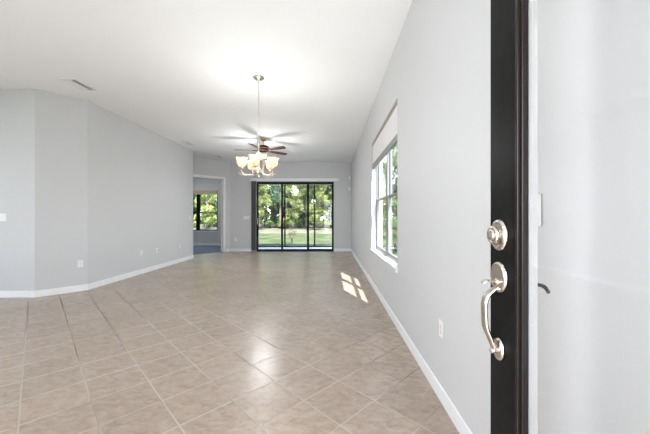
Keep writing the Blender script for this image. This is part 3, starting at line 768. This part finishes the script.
# added fill lights in made-up flush ceiling fixtures, out of view : one in the front room above and behind the viewer, one in the bedroom
def fill_fixture(x, y, power, label):
    o = empty('fill_ceiling_light', (x, y, CE)); tag(o, label, 'fill light')
    MB().lathe([(0.17, -0.0005), (0.17, -0.03), (0.155, -0.035), (0.0001, -0.035)], seg=30).build('base', M['nickel'], o)
    MB().lathe([(0.150, -0.036), (0.145, -0.06), (0.11, -0.085), (0.05, -0.098), (0.0001, -0.10)], seg=30).build('glass_dome', M['bowl'], o)
    down_light(o, -0.105, power, 0.28)
    lp = bpy.data.lights.new('fill_glow', 'POINT'); lp.energy = power*0.35; lp.color = (0.96, 0.98, 1.0); lp.shadow_soft_size = 0.12
    l = bpy.data.objects.new('fill_glow', lp); COL.objects.link(l); l.parent = o; l.location = (0, 0, -0.35)
fill_fixture(-2.4, 0.6, 14, 'added round fill light out of view over the front room')
fill_fixture(-5.3, 10.9, 8, 'added round fill light out of view in the bedroom')

# ------------------------------------------------------------ lanai and garden
struct('floor_lanai', MB().box(-3.41, 0.91, 10.425, 12.02, -0.14, -0.02), M['concrete'], 'pale concrete patio slab outside the sliding doors', 'patio')
struct('ceiling_lanai', MB().box(-3.41, 0.91, 10.425, 12.0, 2.72, 2.78), M['lanai_paint'], 'tan ceiling of the screened patio', 'ceiling')
def enclosure():
    y = 11.94
    o = empty('screen_enclosure', (-1.25, y, -0.02)); tag(o, 'dark framed insect screen wall around the patio outside the sliding doors', 'screen enclosure')
    ox, oz = -1.25, -0.02
    def bx(x0, x1, z0, z1, name, mt=M['black'], dy=0.03): return MB().box(x0-ox, x1-ox, -dy, dy, z0-oz, z1-oz).build(name, mt, o)
    for x in (-3.36, -1.85, -0.647, 0.86): bx(x-0.028, x+0.028, -0.02, 2.50, 'post')
    xs = [-3.36, -1.85, -0.647, 0.86]
    for a, b in zip(xs, xs[1:]):
        bx(a+0.028, b-0.028, 0.765, 0.81, 'chair_rail'); bx(a+0.028, b-0.028, -0.02, 0.03, 'bottom_rail', dy=0.028)
        bx(a+0.028, b-0.028, 0.03, 0.765, 'screen_panel', M['screen'], 0.001); bx(a+0.028, b-0.028, 0.81, 2.50, 'screen_panel', M['screen'], 0.001)
    tag(bx(-3.41, 0.91, 2.50, 2.72, 'header_beam', M['lanai_paint'], 0.06), 'tan header beam')
enclosure()

# ground: lawn, with a sandy strip of dry grass before the trees
struct('ground', MB().box(-60, 60, -30, 23.5, -0.30, -0.12), M['lawn'], 'mown green lawn behind the house', 'lawn')
struct('ground_dry', MB().box(-60, 60, 23.5, 120, -0.30, -0.11), M['sand'], 'pale strip of dry grass and sand before the trees', 'ground')

def leaf_cloud(m, centre, rad, n, size, rng):
    c = Vector(centre)
    for _ in range(n):
        d = Vector((rng.gauss(0, 1), rng.gauss(0, 1), rng.gauss(0, 1))).normalized()
        p = c + Vector((d.x*rad[0], d.y*rad[1], d.z*rad[2]))*(rng.random()**0.4)
        a = Vector((rng.gauss(0, 1), rng.gauss(0, 1), rng.gauss(0, 0.7))).normalized()
        b = a.cross(Vector((rng.gauss(0, 1), rng.gauss(0, 1), rng.gauss(0, 1)))).normalized()
        s = size*rng.uniform(0.6, 1.3)
        vs = [m.v(p-a*s), m.v(p+b*s*0.45), m.v(p+a*s), m.v(p-b*s*0.45)]
        m.bm.faces.new(vs)

def make_tree(seed, h, spread, leaf, trunk_r=0.16, low=0.25, blobs=16, per=230, size=0.20, name='broadleaf_tree'):
    rng = random.Random(seed)
    o = empty(name)
    t = MB()
    lean = rng.uniform(-0.5, 0.5)
    path = spline([(0, 0, 0), (lean*0.2, 0.1, h*0.3), (lean*0.5, 0, h*0.6), (lean, 0.1, h*0.9)], 4)
    t.tube(path, [trunk_r*(1-0.8*i/(len(path)-1)) for i in range(len(path))], 8)
    f = MB()
    for k in range(blobs):
        z = h*(low+(1-low)*(k+rng.random())/blobs)
        w_ = spread*(1.0-0.55*abs((z/h-low)/(1-low)-0.35))
        a = rng.random()*2*PI; r = w_*math.sqrt(rng.random())*0.75
        c = (lean*z/h+r*math.cos(a), r*math.sin(a), z)
        t.tube([(lean*z/h*0.7, 0, z*0.82), (c[0]*0.6, c[1]*0.6, z*0.93), c], [trunk_r*0.3, trunk_r*0.2, 0.015], 5)
        leaf_cloud(f, c, (spread*0.32, spread*0.32, h*0.05), per, size, rng)
    t.build('trunk', M['bark'], o)
    f.build('foliage', leaf, o, recalc=False)
    return o
def place(o, x, y, s, rz, label, group=None, cat='tree'):
    o.location = (x, y, -0.12); o.scale = (s, s, s); o.rotation_euler.z = rz
    tag(o, label, cat, group); return o
protoA = make_tree(1, 10.5, 1.75, M['leaf_mid'], blobs=50, per=120, size=0.15, low=0.15)
protoB = make_tree(2, 6.6, 1.5, M['leaf_yellow'], trunk_r=0.09, low=0.10, blobs=40, per=120, size=0.12)
protoC = make_tree(3, 13, 2.1, M['leaf_dark'], trunk_r=0.20, low=0.02, blobs=64, per=130, size=0.22)
protoD = make_tree(4, 12, 1.5, M['leaf_blue'], low=0.25, blobs=34, per=80, size=0.14, name='slender_tree')
def at(px, y): return (px-330.6)/F_PX*y
first = {'A': protoA, 'B': protoB, 'C': protoC, 'D': protoD}; used = set()
def tree(k, x, y, s, label, group):
    o = first[k]
    if k in used: o = copy_tree(o)
    used.add(k); return place(o, x, y, s, (x*7.3+y) % 6.28, label, group)
G = 'trees beyond the back lawn'
tree('B', -7.3, 30.5, 1.0, 'yellow green tree in front of the woods seen through the left sliding panel', G)
tree('B', -3.9, 31.2, 0.85, 'low yellow green tree in front of the woods in the middle sliding panel', G)
tree('B', -1.1, 30.4, 1.0, 'yellow green tree just right of the second door mullion', G)
tree('B', 2.4, 31.0, 0.9, 'yellow green tree beyond the right jamb of the sliding doors', G)
tree('A', -9.4, 35.5, 1.0, 'mid green tree behind the left jamb of the sliding doors', G)
tree('D', -6.0, 35.0, 1.0, 'slender grey green tree by the first door mullion', G)
tree('A', -2.9, 36.0, 1.0, 'mid green tree rising behind the second door mullion', G)
tree('A', 0.9, 35.2, 0.95, 'bushy mid green tree at the right of the right sliding panel', G)
tree('B', -12.9, 30.5, 0.95, 'yellow green tree at the right side of the bedroom window', G)
tree('B', -16.2, 31.0, 1.0, 'yellow green tree behind the mullion of the bedroom window', G)
tree('A', -14.6, 35.5, 1.0, 'mid green tree centred in the bedroom window', G)
tree('D', -18.2, 36.0, 1.0, 'slender grey green tree at the left of the bedroom window', G)
tree('A', -12.5, 40.0, 0.9, 'mid green tree hidden between bedroom window and sliding doors', G)
for i, (k, x, y, s_) in enumerate([('C', -8.0, 40.9, 0.92), ('C', -4.1, 41.5, 0.95), ('C', 0.4, 40.9, 0.95), ('C', 5.0, 41.5, 0.95), ('C', -16.3, 41.0, 1.0), ('C', -20.8, 41.8, 0.95),
                                   ('D', -10.2, 46.5, 1.25), ('C', -5.9, 47.5, 1.0), ('A', -1.7, 46.6, 1.05), ('C', 2.8, 46.8, 1.05), ('A', -18.6, 46.5, 1.15), ('C', -14.2, 46.5, 1.05), ('C', -22.8, 46.5, 1.05)] + [('C', -29.0+5.2*j, 52.8, 1.1) for j in range(8)]):
    tree(k, x, y, s_, 'tall tree in the dark woodland behind the front rows of trees', 'woodland trees behind the front rows')
GH = 'trees beside the house'
tree('A', 3.9, 16.5, 0.75, 'mid green tree outside the nearer right wall window', GH)
tree('D', 6.3, 23.5, 0.9, 'slender grey green tree outside behind the right wall window', GH)
tree('B', 4.6, 25.0, 0.9, 'yellow green tree outside the farther right wall window', GH)
tree('C', 9.0, 31.0, 0.9, 'dark distant tree outside the right wall window', GH)

def bush(seed, w_, h_, leaf, n=900, size=0.10):
    rng = random.Random(seed); o = empty('garden_shrub'); f = MB(); t = MB()
    for k in range(7):
        a = rng.random()*2*PI; r = rng.random()*w_*0.55; c = (r*math.cos(a), r*math.sin(a), h_*(0.3+0.5*rng.random()))
        t.tube([(0, 0, 0), (c[0]*0.5, c[1]*0.5, c[2]*0.6), c], [0.03, 0.02, 0.008], 5)
        leaf_cloud(f, c, (w_*0.45, w_*0.45, h_*0.33), n//7, size, rng)
    t.build('stems', M['bark'], o); f.build('foliage', leaf, o, recalc=False); return o
bp = {'m': bush(11, 1.4, 1.8, M['leaf_mid'], 1300, 0.13), 'y': bush(12, 1.6, 1.6, M['leaf_yellow'], 1300, 0.13), 'd': bush(13, 1.5, 2.2, M['leaf_dark'], 1300, 0.13)}
bused = set()
def shrub(k, px, y, s, label, group='undergrowth at the foot of the trees'):
    o = bp[k]
    if k in bused: o = copy_tree(o)
    bused.add(k); place(o, at(px, y), y, s, px*0.7, label, group, 'shrub')
for i, x in enumerate([-8.6, -6.9, -5.2, -3.6, -2.0, -0.3, 1.3]):
    shrub('dmymdym'[i], 330.6+x*F_PX/(33.2+0.5*(i % 2)), 33.2+0.5*(i % 2), (0.55, 0.5, 0.6)[i % 3], 'shrub at the foot of the trees seen through the sliding doors')
for i, x in enumerate([-17.4, -15.6, -13.9, -12.2]):
    shrub('dymd'[i], 330.6+x*F_PX/33.4, 33.4, 0.55, 'shrub at the foot of the trees seen through the bedroom window', 'undergrowth seen through the bedroom window')
shrub('d', 395.5, 11, 0.6, 'dark green shrub outside the nearer right wall window', 'shrubs beside the house')
# young shrub on the lawn
o = empty('young_shrub', (at(292, 14.6), 14.6, -0.12)); tag(o, 'small thin reddish shrub standing alone on the lawn', 'shrub')
rng = random.Random(5); t = MB(); f = MB()
for k in range(7):
    a = k*0.9; r = 0.06+0.14*rng.random(); hh = 0.35+0.28*rng.random(); c = (r*math.cos(a), r*math.sin(a), hh)
    t.tube([(0, 0, 0), (c[0]*0.4, c[1]*0.4, hh*0.6), c], [0.012, 0.008, 0.005], 5); leaf_cloud(f, c, (0.09, 0.09, 0.09), 16, 0.035, rng)
t.build('stems', M['bark'], o); f.build('foliage', M['leaf_red'], o, recalc=False)
